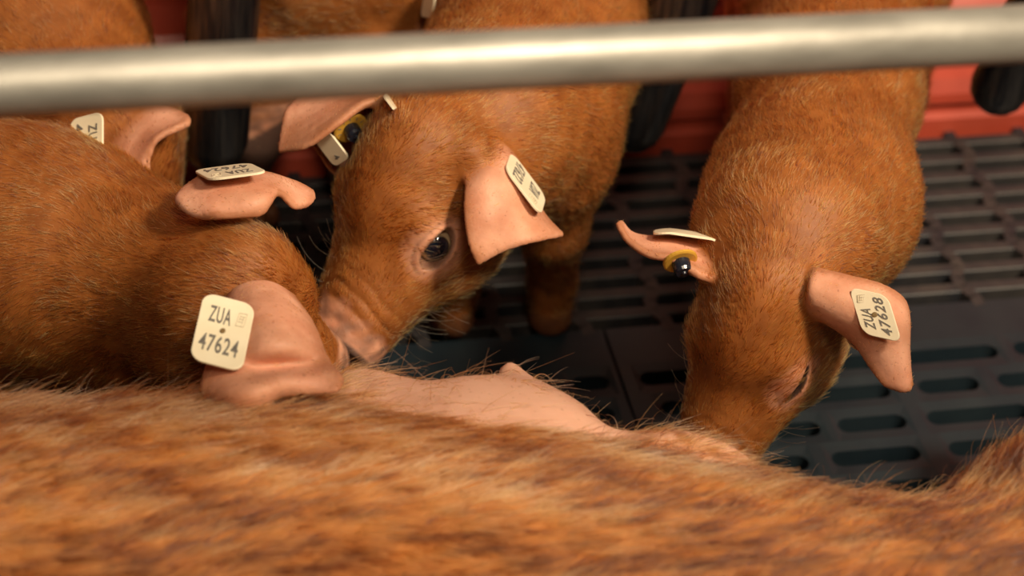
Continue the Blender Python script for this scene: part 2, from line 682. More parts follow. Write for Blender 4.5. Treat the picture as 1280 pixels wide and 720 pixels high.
    for c, r in spots:
        dark = np.maximum(dark, np.clip((r * 1.6 - np.linalg.norm(V - np.array(c), axis=1)) / (r * .5), 0, .8))
    me = mesh_np('body', V - base, Q)
    for nm, arr in (('pink', pink), ('dark', dark)):
        at = me.attributes.new(nm, 'FLOAT', 'POINT')
        at.data.foreach_set('value', np.ascontiguousarray(arr, np.float32))
    root = link(name, me, M_skin, None, base)
    props(root, label, 'piglet', group)
    # eyes
    for sx in (1, -1):
        c, n = head.eye[sx]
        eye_ball(head.w(c), head.R @ n, .0124 * head.s, root, base)
    # coat
    axis = np.array([head.w((0, .09, -.01)), head.w((0, .02, .02)), head.w((0, -.05, .04))] + tp)
    seg = np.diff(axis, axis=0)
    mid = (axis[1:] + axis[:-1]) * .5
    sdir = seg / np.linalg.norm(seg, axis=1, keepdims=True)
    bodydir = tp[-1] - head.T
    bodydir /= np.linalg.norm(bodydir)

    def flow(P, n):
        w = 1 / (((P[:, None] - mid[None]) ** 2).sum(2) + .0006) ** 2
        f = (w[:, :, None] * sdir[None]).sum(1) / w.sum(1)[:, None]
        f = f / (np.linalg.norm(f, axis=1, keepdims=True) + 1e-9)
        f = f + np.array([0, 0, -.35]) * (1 - np.abs(n[:, 2:3]))
        # cheek and brow hair sweeps outwards
        ql = head.loc(P)
        s = np.sign(ql[:, 0]) * np.clip(np.abs(ql[:, 0]) / .04, 0, 1) * (np.abs(ql).max(1) < .11)
        f = f + .35 * s[:, None] * head.R[:, 0]
        f = f + .22 * np.stack([wav(P, .05, 0), wav(P, .05, 1), wav(P, .05, 2)], 1)
        return f

    dens = np.ones(len(V)) * np.clip(1.15 - earm * .6, 0, 1)
    dens *= 1 - .97 * np.clip(np.maximum.reduce([nose * 1.2, lid * 1.5, np.clip(eyer_p * 1.5, 0, .82), hoofm]), 0, 1)
    dens *= np.where(inh, 1.35, 1.0) * np.where(N[:, 2] < -.3, .45, 1.)
    ln = hair_len * (1 - .68 * earm) * (1 - .45 * np.clip((q[:, 1] - .02) / .05, 0, 1) * inh) * np.where(inh, .95, 1.1)

    def shade(P):
        ql = head.loc(P)
        hm = np.clip(1.3 - np.linalg.norm(ql - np.array([0, -.02, .04]), axis=1) / .055, 0, 1)
        mz = np.clip((ql[:, 1] - .03) / .03, 0, 1) * (np.abs(ql).max(1) < .12)
        return .46 + tone + .19 * rng.normal(size=len(P)) + .15 * wav(P, .0055, 2) + .11 * wav(P, .03, 0) + .07 * wav(P, .09, 1) - .30 * hm + .18 * mz + body_tone * np.clip((np.linalg.norm(P - head.T, axis=1) - .10) / .06, 0, 1)

    if hairs:
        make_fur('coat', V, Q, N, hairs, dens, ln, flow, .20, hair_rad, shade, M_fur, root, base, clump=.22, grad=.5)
        # whiskers on muzzle, brow and chin
        k = 90
        qs = np.stack([rng.choice([-1, 1], k) * rng.uniform(.018, .034, k), rng.uniform(.0, .075, k), rng.uniform(-.05, .03, k)], 1)
        dirs = qs * np.array([1, .25, 1]) + rng.normal(size=qs.shape) * .012 + np.array([0, -.004, 0])
        dirs /= np.linalg.norm(dirs, axis=1, keepdims=True)
        L = rng.uniform(.015, .034, k)
        t = np.linspace(0, 1, 5)[None, :, None]
        pl = qs[:, None] * .85 + dirs[:, None] * L[:, None, None] * t + np.array([0, -.012, -.004]) * t * t
        pw = head.T + (pl * head.s) @ head.R.T
        add_curves('whiskers', pw - base, np.full((k, 5), .00009), rng.random(k), M_whisk, root)
    return root


def eye_ball(c, n, r, root, base):
    n = Vector(n)
    n.normalize()
    V, F = [], []
    nu, nv = 24, 14
    for j in range(nv + 1):
        a = math.pi * j / nv
        for i in range(nu):
            b = 2 * math.pi * i / nu
            V.append((r * math.sin(a) * math.cos(b), r * math.sin(a) * math.sin(b), r * math.cos(a)))
    for j in range(nv):
        for i in range(nu):
            F.append([j * nu + i, j * nu + (i + 1) % nu, (j + 1) * nu + (i + 1) % nu, (j + 1) * nu + i][::-1])
    o = link('eye', mesh_np('eye', np.array(V), F), M_eye, root)
    o.location = Vector(c) - Vector(base)
    o.rotation_euler = n.to_track_quat('Z', 'Y').to_euler()
    return o


# ------------------------------------------------------------------ ear tags
def tag_plate(root, base, c, right, up, rows_=None, thick=.0014, arch=0., name='ear_tag', label=None, corner=.24, ink=True, mark=True, hole=True, ear=None, gap=0.0):
    """c centre; right/up: half vectors as points at the middle of the right and the top edge"""
    c, rt, tp = (np.array(x, float) for x in (c, right, up))
    ex, ey = rt - c, tp - c
    hx, hy = np.linalg.norm(ex), np.linalg.norm(ey)
    ex, ey = ex / hx, ey / hy
    ez = np.cross(ex, ey)
    ez /= np.linalg.norm(ez)
    if ear is not None:                                  # seat the plate on the ear's surface
        hs = []
        for gx in (-.8, -.4, 0, .4, .8):
            for gy in (-.8, -.4, 0, .4, .8):
                p = c + ex * gx * hx + ey * gy * hy
                hit = ear.bvh.ray_cast(Vector(p + ez * .06), Vector(-ez), .12)[0]
                if hit is not None:
                    hs.append(float((np.array(hit) - p) @ ez))
        if hs:
            c = c + ez * (np.percentile(hs, 92) + ear.th + .0016 + gap + thick / 2)
    r = corner * 2 * min(hx, hy)
    ring = []
    for (sx, sy, a0) in ((1, 1, 0), (-1, 1, 90), (-1, -1, 180), (1, -1, 270)):
        for k in range(7):
            a = math.radians(a0 + k * 15)
            ring.append((sx * (hx - r) + r * math.cos(a), sy * (hy - r) + r * math.sin(a)))
    ring = np.array(ring)

    def lift(x, y, z):
        return c + ex * x + ey * y + ez * (z - arch * (x / hx) ** 2)

    V, F = [], []
    prof = [(1.0, -.5), (1.0, .3), (.975, .5)]
    n = len(ring)
    for s, z in prof:
        for x, y in ring:
            V.append(lift(x * s, y * s, z * thick))
    for j in range(len(prof) - 1):
        for i in range(n):
            F.append([j * n + i, j * n + (i + 1) % n, (j + 1) * n + (i + 1) % n, (j + 1) * n + i])
    steps = [.8, .5, .2]
    last = 2 * n
    for s in steps:                                   # top rings so that an arched plate bends
        st = len(V)
        for x, y in ring:
            V.append(lift(x * s, y * s, .5 * thick))
        for i in range(n):
            F.append([last + i, last + (i + 1) % n, st + (i + 1) % n, st + i])
        last = st
    F.append([last + i for i in range(n)])
    st = 0
    last = 0
    for s in steps:
        st = len(V)
        for x, y in ring:
            V.append(lift(x * s, y * s, -.5 * thick))
        for i in range(n):
            F.append([last + i, last + (i + 1) % n, st + (i + 1) % n, st + i][::-1])
        last = st
    F.append([last + i for i in range(n)][::-1])
    o = link(name, mesh_pts(name, V, F, base), M_tag, root)
    if label:
        o['label'] = label
    z0 = .5 * thick + .00012
    mx = Matrix(((*[float(v) for v in (ex[0], ey[0], ez[0])], 0), (ex[1], ey[1], ez[1], 0), (ex[2], ey[2], ez[2], 0), (0, 0, 0, 1)))

    def place(ob, x, y, size):
        p = lift(x, y, z0) - base
        m = mx.copy()
        m.translation = Vector(p)
        ob.parent = o
        ob.matrix_basis = m @ Matrix.Diagonal((*size, 1))

    for txt, fx, fy, fw, fh in rows_ or ():
        src, (w, h) = txt_mesh(txt)
        P3 = src[0]
        V = [lift((fx + q[0] / w * 2 * fw) * hx, (fy + q[1] / h * 2 * fh) * hy, z0 + q[2] * .0004) for q in P3]
        link('lettering', mesh_pts('lettering', V, src[1], base), M_ink, o)
    if mark and rows_:
        V, F = [], []
        for (x, y, a, b) in ((0, 1, 1, .06), (0, -1, 1, .06), (1, 0, .06, 1), (-1, 0, .06, 1), (0, .1, .55, .07), (-.2, -.35, .5, .07), (.4, -.1, .07, .6), (-.5, .3, .07, .45), (.1, .5, .6, .06)):
            box(V, F, (x, y, 0), (a, b, .1))
        ob = link('stamp_mark', mesh_pts('stamp_mark', V, F), M_ink2, None)
        place(ob, .60 * hx, .45 * hy, (.15 * hx, .19 * hy, .0012))
    if hole:
        V, F = [], []
        k = 14
        for z, rr in ((-.2, 1), (.5, 1), (.8, .6)):
            for i in range(k):
                a = 2 * math.pi * i / k
                V.append((rr * math.cos(a), rr * math.sin(a), z))
        for j in range(2):
            for i in range(k):
                F.append([j * k + i, j * k + (i + 1) % k, (j + 1) * k + (i + 1) % k, (j + 1) * k + i])
        F.append([2 * k + i for i in range(k)])
        ob = link('tag_pin', mesh_pts('tag_pin', V, F), M_pinhole, None)
        place(ob, 0, 0, (.0016, .0019, .0006))
    return o


_txt = {}


def txt_mesh(s):
    if s in _txt:
        return _txt[s]
    cu = bpy.data.curves.new('lettering', 'FONT')
    cu.body = s
    cu.size = 1
    cu.extrude = .5
    cu.offset = .010
    cu.resolution_u = 3
    cu.space_character = 1.12
    o = bpy.data.objects.new('lettering_source', cu)
    COL.objects.link(o)
    bpy.context.view_layer.update()
    me = bpy.data.meshes.new_from_object(o.evaluated_get(bpy.context.evaluated_depsgraph_get()))
    bpy.data.objects.remove(o)
    bpy.data.curves.remove(cu)
    co = np.array([v.co[:] for v in me.vertices])
    F = [list(p.vertices) for p in me.polygons]
    bpy.data.meshes.remove(me)
    lo, hi = co.min(0), co.max(0)
    co = co - (lo + hi) / 2
    _txt[s] = ((co, F), (float(hi[0] - lo[0]), float(hi[1] - lo[1])))
    return _txt[s]


def lathe(prof, n=24):
    V, F = [], []
    for r, z in prof:
        for i in range(n):
            a = 2 * math.pi * i / n
            V.append((r * math.cos(a), r * math.sin(a), z))
    for j in range(len(prof) - 1):
        for i in range(n):
            F.append([j * n + i, j * n + (i + 1) % n, (j + 1) * n + (i + 1) % n, (j + 1) * n + i])
    F.append([i for i in range(n)][::-1])
    F.append([(len(prof) - 1) * n + i for i in range(n)])
    return V, F


def rfid(root, base, c, axis, rdisc=.0115, rplug=.006, lplug=.010, letters=''):
    """round yellow transponder disc with its black plug"""
    q = Vector(axis).to_track_quat('Z', 'Y')
    V, F = lathe([(rdisc * .8, -.0012), (rdisc, -.0008), (rdisc, .0008), (rdisc * .9, .0014)], 28)
    o = link('transponder_tag', mesh_pts('transponder_tag', V, F, smooth=False), M_yel, root)
    o['label'] = 'round yellow disc with black plug inside the ear'
    m = q.to_matrix().to_4x4()
    m.translation = Vector(c) - Vector(base)
    o.matrix_basis = m
    V, F = lathe([(rplug, .001), (rplug, lplug * .8), (rplug * .85, lplug), (rplug * .3, lplug), (rplug * .2, lplug * 1.12), (rplug * .05, lplug * 1.15)], 22)
    p = link('plug', mesh_pts('plug', V, F), M_blk, o)
    for i, ch in enumerate(letters):
        a = math.radians(200 - i * 200 / max(1, len(letters) - 1))
        src, (w, h) = txt_mesh(ch)
        ob = link('lettering', mesh_pts('lettering', src[0], src[1]), M_ink)
        ob.parent = o
        rr = rdisc * .74
        ob.matrix_basis = (Matrix.Translation((rr * math.cos(a), rr * math.sin(a), .0015)) @ Matrix.Rotation(a - math.pi / 2, 4, 'Z')
                           @ Matrix.Diagonal((.0022, .0032, .0003, 1)))
    return o


# ------------------------------------------------------------------ the setting: pit, slatted floor, red back wall
V, F = [], []
box(V, F, (.4, 1.0, -.16), (1.8, 1.2, .01))
floor = link('floor', mesh_pts('floor', V, F), M_pit)
floor['kind'] = 'structure'

slat_me = None
for i in range(9):                                             # narrow slats of the creep area
    if slat_me is None:
        V, F = [], []
        pr = [(-.0062, -.001), (-.005, 0), (.005, 0), (.0062, -.001), (.0042, -.022), (-.0042, -.022)]
        for x in (-1.0, 1.7):
            for y, z in pr:
                V.append((x, y, z))
        n = len(pr)
        for k in range(n):
            F.append([k, (k + 1) % n, n + (k + 1) % n, n + k])
        F += [list(range(n))[::-1], [n + k for k in range(n)]]
        slat_me = mesh_pts('slat', V, F)
        slat_me.materials.append(M_slat)
    o = link('slat', slat_me, None, floor)
    o.location = (0, 1.6545 - .0256 * i, 0)
rib_me = None
for k in range(-14, 18):                                       # crooked ribs that tie the slats together
    if rib_me is None:
        path = []
        for j in range(10):
            y = 1.667 - .0256 * j
            path += [(.0035 * (1 if j % 2 else -1), y, -.004), (.0035 * (1 if j % 2 else -1), y - .012, -.004)]
        V, F = [], []
        for j in range(len(path) - 1):
            a, b = np.array(path[j]), np.array(path[j + 1])
            d = b - a
            L = np.linalg.norm(d)
            d /= L
            box(V, F, (a + b) / 2 - (0, 0, .0042), (.0050, L / 2 + .001, .0085), [(d[1], -d[0], 0), d, (0, 0, 1)])
        rib_me = mesh_pts('rib', V, F)
        rib_me.materials.append(M_slat)
    o = link('rib', rib_me, None, floor)
    o.location = (.548 + .0655 * k, 0, 0)

ODD = [(.022, .056), (.066, .118), (.136, .206), (.229, .279), (.295, .352), (.368, .420)]
EVEN = [(.014, .085), (.100, .138), (.152, .207), (.224, .308), (.322, .380), (.394, .424)]


def slotted(x0, width, y_hi, nrow):
    V, F = [], []

    def quad(a, b, c, d):
        i = len(V)
        V.extend([a, b, c, d])
        F.append([i, i + 1, i + 2, i + 3])
    x1 = x0 + width
    ytop = y_hi
    quad((x0, ytop - .044, 0), (x1, ytop - .044, 0), (x1, ytop, 0), (x0, ytop, 0))
    y = ytop - .044
    ph = .0362
    for r in range(nrow):
        yc = y - ph / 2
        h = .0082
        xs = x0
        for a, b in (EVEN if r % 2 == 0 else ODD):
            a, b = x0 + a, x0 + b
            ca, cb = a - .004, b + .004
            quad((xs, y - ph, 0), (ca, y - ph, 0), (ca, y, 0), (xs, y, 0))
            xs = cb
            st, rc = [], []
            for k in range(20):
                t = 2 * math.pi * (k + .5) / 20
                c, s = math.cos(t), math.sin(t)
                st.append((a + h + h * c if c < 0 else b - h + h * c, yc + h * s))
                m = max(abs(c), abs(s))
                rc.append(((cb if c > 0 else ca) if abs(c) >= m - 1e-9 else (st[-1][0]), (yc + (ph / 2) * s / abs(s)) if abs(s) > .5 else yc + ph / 2 * s / .71 * .71))
            i0 = len(V)
            corner = {2: (cb, y), 7: (ca, y), 12: (ca, y - ph), 17: (cb, y - ph)}
            for k in range(20):
                px, py = rc[k]
                if k in corner:
                    px, py = corner[k]
                V.append((px, py, 0))
            for k in range(20):
                V.append((*st[k], -.0012))
            for k in range(20):
                V.append((*st[k], -.030))
            for k in range(20):
                k2 = (k + 1) % 20
                F.append([i0 + k, i0 + k2, i0 + 20 + k2, i0 + 20 + k])
                F.append([i0 + 20 + k, i0 + 20 + k2, i0 + 40 + k2, i0 + 40 + k])
        quad((xs, y - ph, 0), (x1, y - ph, 0), (x1, y, 0), (xs, y, 0))
        y -= ph
    quad((x0, y - .03, 0), (x1, y - .03, 0), (x1, y, 0), (x0, y, 0))
    yb = y - .03
    for a, b in (((x0, yb), (x1, yb)), ((x1, yb), (x1, ytop)), ((x1, ytop), (x0, ytop)), ((x0, ytop), (x0, yb))):
        quad((*a, -.03), (*b, -.03), (*b, 0), (*a, 0))
    return mesh_pts('slotted_panel', V, F)


pm = slotted(.0012, .4345 - .0024, 1.430, 9)
pm.materials.append(M_panel)
for k in range(-3, 3):
    o = link('slotted_panel', pm, None, floor)
    o.location = (.4335 + .4345 * k, 0, 0)
pm2 = slotted(.0012, .4345 - .0024, 1.028, 17)
pm2.materials.append(M_panel)
for k in range(-3, 3):
    o = link('slotted_panel', pm2, None, floor)
    o.location = (.4335 + .4345 * k, 0, 0)

# red moulded back wall with a rounded kick board at its foot
prof = [(1.668, -.03), (1.668, .014), (1.674, .018), (1.674, .026), (1.668, .031), (1.669, .040), (1.676, .052), (1.690, .060), (1.706, .063),
        (1.716, .068), (1.722, .076), (1.724, .084), (1.736, .100), (1.744, .125), (1.748, .16), (1.752, .75), (1.79, .75), (1.79, -.03)]
V, F = [], []
n = len(prof)
for x in (-1.0, 1.7):
    for y, z in prof:
        V.append((x, y, z))
for k in range(n):
    F.append([k, (k + 1) % n, n + (k + 1) % n, n + k][::-1])
F += [list(range(n)), [n + k for k in range(n)][::-1]]
wall = link('wall_back', mesh_pts('wall_back', V, F), M_red)
wall['kind'] = 'structure'

# ------------------------------------------------------------------ crate rails and the hanging finger bars
base = (-.55, .883, 0)
V, F = tube([(-1.55, .8987, .6154), (1.35, .8732, .6209)], [.0136] * 2, 40)
rail = link('crate_rail', mesh_pts('crate_rail', V, F, base, True), M_steel, None, base)
props(rail, 'blurred galvanised steel tube running across the whole upper foreground', 'rail')
for x in (-1.45, 1.22):
    V, F = tube([(x, .922 if x < 0 else .906, .0), (x, .922 if x < 0 else .906, .70)], [.0165] * 2, 24)
    link('post', mesh_pts('post', V, F, base, True), M_steel, rail)

V, F = tube([(-.75, 1.53, .64), (1.45, 1.53, .64)], [.018] * 2, 24)
base = (-.55, 1.53, 0)
rail2 = link('trim_1', mesh_pts('trim_1', V, F, base, True), M_bar, None, base)
rail2['kind'] = 'structure'
for x in (-.70, 1.38):
    V, F = tube([(x, 1.555, .0), (x, 1.555, .68)], [.02] * 2, 24)
    link('post', mesh_pts('post', V, F, base, True), M_bar, rail2)

for (b, t, r, lab) in (((0.1346, 1.5000, 0.1575), (0.1437, 1.5000, 0.2772), .0262, 'dark steel finger bar hanging above the two piglets at the left'),
                       ((0.4598, 1.5000, 0.1508), (0.4873, 1.5000, 0.2580), .0262, 'dark steel finger bar hanging right beside the facing piglet in the middle'),
                       ((0.7611, 1.5000, 0.1622), (0.7774, 1.5000, 0.2344), .0240, 'dark rounded finger bar end in front of the red wall at far right')):
    b, t = np.array(b), np.array(t)
    d = t - b
    d /= np.linalg.norm(d)
    end = b + d * ((.64 - b[2]) / d[2])
    path = [b - d * r * (.98 - .0 * k) * s for k, s in ((0, 1.0), (0, .93), (0, .75), (0, .45), (0, 0))] + [end]
    rad = [r * .12, r * .37, r * .66, r * .89, r, r]
    V, F = tube(path, rad, 28)
    o = link('finger_bar', mesh_pts('finger_bar', V, F, b, True), M_bar, None, tuple(b))
    props(o, lab, 'bar', 'finger bars of the crate')

# ------------------------------------------------------------------ the sow lying along the foreground
SX = np.array([-.78, -.62, -.45, -.25, -.072, .018, .087, .156, .200, .264, .315, .361, .396, .425, .46, .54, .64, .74, .82])
SRY = np.array([.14, .20, .26, .32, .330, .325, .322, .316, .308, .298, .281, .268, .261, .252, .246, .240, .230, .20, .10])
SRZ = np.array([.12, .155, .175, .188, .19, .19, .19, .19, .19, .19, .19, .19, .19, .19, .19, .188, .18, .15, .08])
SZC = np.array([.16, .168, .17, .17, .17, .17, .17, .17, .17, .17, .17, .17, .17, .17, .17, .17, .17, .16, .15])


def sow_at(x):
    ry = np.interp(x, SX, SRY)
    return .48 + .02 + ry - .02, ry, np.interp(x, SX, SRZ), np.interp(x, SX, SZC)


GL = [((0.2484, 1.0190, 0.2604), (.070, .05, .0385)), ((0.1758, 1.0428, 0.2673), (.045, .045, .020)), ((0.3446, 0.9742, 0.2588), (.058, .045, .024)),
      ((.02, 1.11, .10), (.06, .05, .06)), ((.14, 1.13, .08), (.06, .06, .06)), ((.26, 1.09, .08), (.06, .06, .06)), ((.37, 1.03, .08), (.05, .05, .05)),
      ((-.12, 1.11, .12), (.07, .05, .07)), ((-.27, 1.10, .12), (.07, .05, .07))]
TEATS = [((0.2757, 1.0535, 0.2629), (0.2708, 1.0755, 0.2692)), ((.14, 1.17, .08), (.145, 1.205, .075)), ((.26, 1.14, .08), (.26, 1.17, .075)), ((.37, 1.07, .08), (.37, 1.10, .08)),
         ((.02, 1.15, .10), (.02, 1.185, .10))]
GA = np.array([[.9902, -.14, 0], [.14, .9902, 0], [0, 0, 1.]])
sow_head = Head((-1.02, .74, .17), (-.85, .35, -.1), (-.1, .5, .8), 1.75)
KNEE = np.array((0.5723, 0.8824, 0.2640))


def sow_fn(p):
    yc, ry, rz, zc = sow_at(p[:, 0])
    a, b = (p[:, 1] - yc) / ry, (p[:, 2] - zc) / rz
    k0 = np.sqrt(a * a + b * b) + 1e-9
    k1 = np.sqrt((a / ry) ** 2 + (b / rz) ** 2) + 1e-9
    d = (k0 * (k0 - 1) / k1).astype(np.float32)
    d = np.where(p[:, 0] < -.78, np.sqrt(np.maximum(d, 0) ** 2 + (p[:, 0] + .78) ** 2) + np.minimum(d, 0) * 0, d)
    d = np.where(p[:, 0] > .80, np.sqrt(np.maximum(d, 0) ** 2 + (p[:, 0] - .80) ** 2), d)
    for i, (c, r) in enumerate(GL):
        d = smin(d, ell(p, c, r, GA if i < 3 else None), .018 if i < 3 else .04)
    for a_, b_ in TEATS:
        d = smin(d, cone(p, a_, b_, .016, .0078), .012)
    d = smin(d, cone(p, (.60, .80, .20), KNEE, .15, .072), .05)                     # hind leg
    hk = KNEE + np.array([.10, .12, -.09])
    d = smin(d, cone(p, KNEE, hk, .065, .035), .04)
    d = smin(d, cone(p, hk, hk + np.array([.02, .16, -.03]), .03, .024), .02)
    d = smin(d, cone(p, (-.55, .85, .16), (-.52, 1.12, .10), .09, .045), .05)       # foreleg
    d = smin(d, cone(p, (-.52, 1.12, .10), (-.46, 1.34, .04), .04, .026), .02)
    d = smin(d, cone(p, (-.74, .70, .17), (-.98, .73, .18), .135, .10), .06)        # neck
    m = np.abs(p - sow_head.T.astype(np.float32)).max(1) < .32
    if m.any():
        d[m] = smin(d[m], sow_head.dist(p[m], False), .04)
    return np.maximum(d, -p[:, 2] + .002)


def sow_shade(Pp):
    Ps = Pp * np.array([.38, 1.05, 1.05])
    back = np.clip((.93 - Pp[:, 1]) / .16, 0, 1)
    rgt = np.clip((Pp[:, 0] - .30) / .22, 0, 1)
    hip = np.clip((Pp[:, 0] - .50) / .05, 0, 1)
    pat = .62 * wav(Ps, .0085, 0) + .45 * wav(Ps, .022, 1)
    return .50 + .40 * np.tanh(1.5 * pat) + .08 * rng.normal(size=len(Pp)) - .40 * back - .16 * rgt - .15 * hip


V, Q = surface_nets(sow_fn, (-1.27, .42, -.008), (.92, 1.42, .42), .0048)
N = normals(V, Q)
sb = np.array((.1, .8, 0))
pk = np.zeros(len(V), np.float32)
for i, (c, r) in enumerate(GL):
    rr = np.array(r) * ((1.15, 1.5, 1.5) if i == 0 else (1.15, 1.3, 1.3))
    q = V - np.array(c)
    if i < 3:
        q = q @ GA.T
    e = np.sqrt(((q / rr) ** 2).sum(1)) + .10 * wav(V, .035, i)
    low = np.clip((V[:, 1] - (np.array(c)[1] + (-.058 if i == 0 else -.03) + .008 * wav(V, .03, 1))) / .022, 0, 1)
    pk = np.maximum(pk, np.clip((1.12 - e) / .12, 0, 1) * low * (1 if i == 0 else np.clip((.75 if i == 1 else .45) + .5 * wav(V, .012, 2), 0, .85)))
yc, ry, rz, zc = sow_at(V[:, 0])
pk = np.maximum(pk, np.clip((yc + .78 * ry - V[:, 1]) / -.03, 0, 1) * np.clip((.16 - V[:, 2]) / .06, 0, 1))
HOOF = np.maximum.reduce([np.clip((.050 - np.linalg.norm(V - np.array(c), axis=1)) / .012, 0, .85) for c in (KNEE + np.array([.12, .295, -.125]), (-.455, 1.36, .035))])
me = mesh_np('body', V - sb, Q)
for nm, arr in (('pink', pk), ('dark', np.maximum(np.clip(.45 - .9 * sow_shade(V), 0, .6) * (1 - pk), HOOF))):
    at = me.attributes.new(nm, 'FLOAT', 'POINT')
    at.data.foreach_set('value', np.ascontiguousarray(arr, np.float32))
sow = link('sow', me, M_sowskin, None, tuple(sb))
props(sow, 'big red brown sow lying on her side across the bottom foreground', 'sow')
for sx in (1, -1):
    c, n = sow_head.eye[sx]
    eye_ball(sow_head.w(c), sow_head.R @ n, .0105 * sow_head.s, sow, sb)


def sow_flow(Pp, n):
    k = np.clip((Pp[:, 0] - .22) / .3, 0, 1)
    f = np.stack([np.ones(len(Pp)), -.05 + .75 * k + .25 * wav(Pp, .07, 0), .2 * wav(Pp, .06, 2)], 1)
    return f


vis = ((V[:, 0] > -.12) & (V[:, 0] < .66) & (V[:, 1] > .70) & (V[:, 2] > .10)).astype(float)
dens = (.07 + .93 * vis) * (1 - .985 * pk)
bare = np.clip(wav(V * np.array([.45, 1, 1]), .03, 3) - .75, 0, .5) * vis
dens *= (1 - bare) * (HOOF < .1)
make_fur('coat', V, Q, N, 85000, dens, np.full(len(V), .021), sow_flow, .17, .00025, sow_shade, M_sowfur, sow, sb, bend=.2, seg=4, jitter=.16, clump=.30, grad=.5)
# long bristles along the belly edge and scattered over the bare udder
m = (np.abs(np.arctan2((V[:, 2] - zc) / rz, (V[:, 1] - yc) / ry) - .62) < .22) & (V[:, 0] > -.1) & (V[:, 0] < .62)
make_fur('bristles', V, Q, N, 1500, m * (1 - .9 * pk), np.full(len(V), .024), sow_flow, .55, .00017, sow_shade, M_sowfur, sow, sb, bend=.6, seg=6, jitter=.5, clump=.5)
m2 = np.zeros(len(V))
for c, r in GL[:2]:
    m2 = np.maximum(m2, (np.sqrt(((V - np.array(c)) ** 2 / (np.array(r) * 1.15) ** 2).sum(1)) < 1.1) * (N[:, 1] > .25))
make_fur('udder_bristles', V, Q, N, 380, m2, np.full(len(V), .021), sow_flow, 1.2, .00018, lambda p: rng.uniform(.45, 1.0, len(p)), M_sowfur, sow, sb, bend=1.3, seg=8, jitter=1.0, grad=.2)

# ------------------------------------------------------------------ piglets
# the piglet facing the camera in the middle
h1 = Head((0.2426, 1.2837, 0.2184), (-0.6536, -0.5625, -0.5063), (-0.4572, -0.2397, 0.8565), 1.0)
ear1L = rows([(0.2867, 1.2844, 0.2835), (0.2933, 1.2809, 0.2893), (0.3023, 1.2820, 0.2853), (0.3120, 1.2831, 0.2734)],
             [(0.2786, 1.2543, 0.2809), (0.2904, 1.2506, 0.2865), (0.3055, 1.2553, 0.2807), (0.3207, 1.2707, 0.2607)],
             [(0.2734, 1.2310, 0.2699), (0.2878, 1.2301, 0.2732), (0.3070, 1.2375, 0.2688), (0.3284, 1.2550, 0.2517)],
             [(0.2747, 1.2174, 0.2566), (0.2911, 1.2213, 0.2601), (0.3112, 1.2281, 0.2585), (0.3340, 1.2397, 0.2507)],
             [(0.2788, 1.2133, 0.2463), (0.2964, 1.2186, 0.2519), (0.3153, 1.2231, 0.2535), (0.3378, 1.2319, 0.2502)])
ear1R = rows([(0.2274, 1.3158, 0.2408), (0.2367, 1.3353, 0.2516), (0.2400, 1.3400, 0.2746), (0.2369, 1.3317, 0.2960), (0.2299, 1.3168, 0.3077)],
             [(0.2172, 1.3144, 0.2439), (0.2199, 1.3546, 0.2428), (0.2184, 1.3705, 0.2621), (0.2153, 1.3535, 0.2920), (0.2154, 1.3127, 0.3063)],
             [(0.1997, 1.3219, 0.2479), (0.2014, 1.3581, 0.2478), (0.2005, 1.3700, 0.2623), (0.1966, 1.3559, 0.2891), (0.1974, 1.3041, 0.2981)],
             [(0.1858, 1.3411, 0.2593), (0.1855, 1.3564, 0.2620), (0.1851, 1.3627, 0.2696), (0.1807, 1.3546, 0.2858), (0.1784, 1.3034, 0.2833)],
             [(0.1639, 1.3315, 0.2649), (0.1670, 1.3393, 0.2658), (0.1699, 1.3452, 0.2708), (0.1696, 1.3439, 0.2821), (0.1622, 1.3172, 0.2710)])
pig1 = make_pig('piglet', 'red piglet facing the camera, dark eye open, snout at the sow', (0.3972, 1.6200, 0.0000), h1,
                [((0.3035, 1.3493, 0.2572), .060), ((0.3388, 1.4009, 0.2347), .0725), ((0.3747, 1.4843, 0.2357), .073), ((0.4056, 1.5758, 0.2452), .073), ((0.4238, 1.6554, 0.2523), .066)],
                [[((0.3694, 1.3916, 0.1920), .040), ((0.3766, 1.3978, 0.1288), .024), ((0.3904, 1.4388, 0.0450), .0165), ((0.3913, 1.4378, 0.0120), .014), ((0.3945, 1.4484, 0.0000), .013)],
                 [((0.3107, 1.3948, 0.1942), .038), ((0.3065, 1.4016, 0.1281), .024), ((0.3145, 1.4475, 0.0450), .0165), ((0.3144, 1.4448, 0.0120), .014), ((0.3161, 1.4545, 0.0000), .013)],
                 [((.435, 1.60, .20), .048), ((.44, 1.585, .10), .026), ((.44, 1.605, .05), .016), ((.44, 1.59, 0), .013)],
                 [((.37, 1.61, .20), .046), ((.36, 1.60, .10), .026), ((.36, 1.62, .05), .016), ((.36, 1.61, 0), .013)]],
                [ear1L, ear1R], .00165, 130000, spots=[((0.1662, 1.2907, 0.2994), .0017)])
b = np.array(pig1.location)
tag_plate(pig1, b, (0.3166, 1.2577, 0.2742), (0.3112, 1.2417, 0.2787), (0.3273, 1.2477, 0.2617),
          [('ZUA', -.20, .42, .42, .26), ('47622', -.02, -.42, .76, .26)], label='cream ear tag seen edge on in the drooping ear', hole=False, ear=Ear(ear1L))
tag_plate(pig1, b, (0.1961, 1.3112, 0.2741), (0.2023, 1.3043, 0.2674), (0.2003, 1.3073, 0.2803), [('4', .55, -.05, .16, .30)], mark=False, hole=False,
          label='cream tag inside the raised ear')
tag_plate(pig1, b, (0.2361, 1.3152, 0.3077), (0.2386, 1.3075, 0.3070), (0.2435, 1.3446, 0.2896), label='cream ear tag seen edge on behind the raised ear', hole=False)
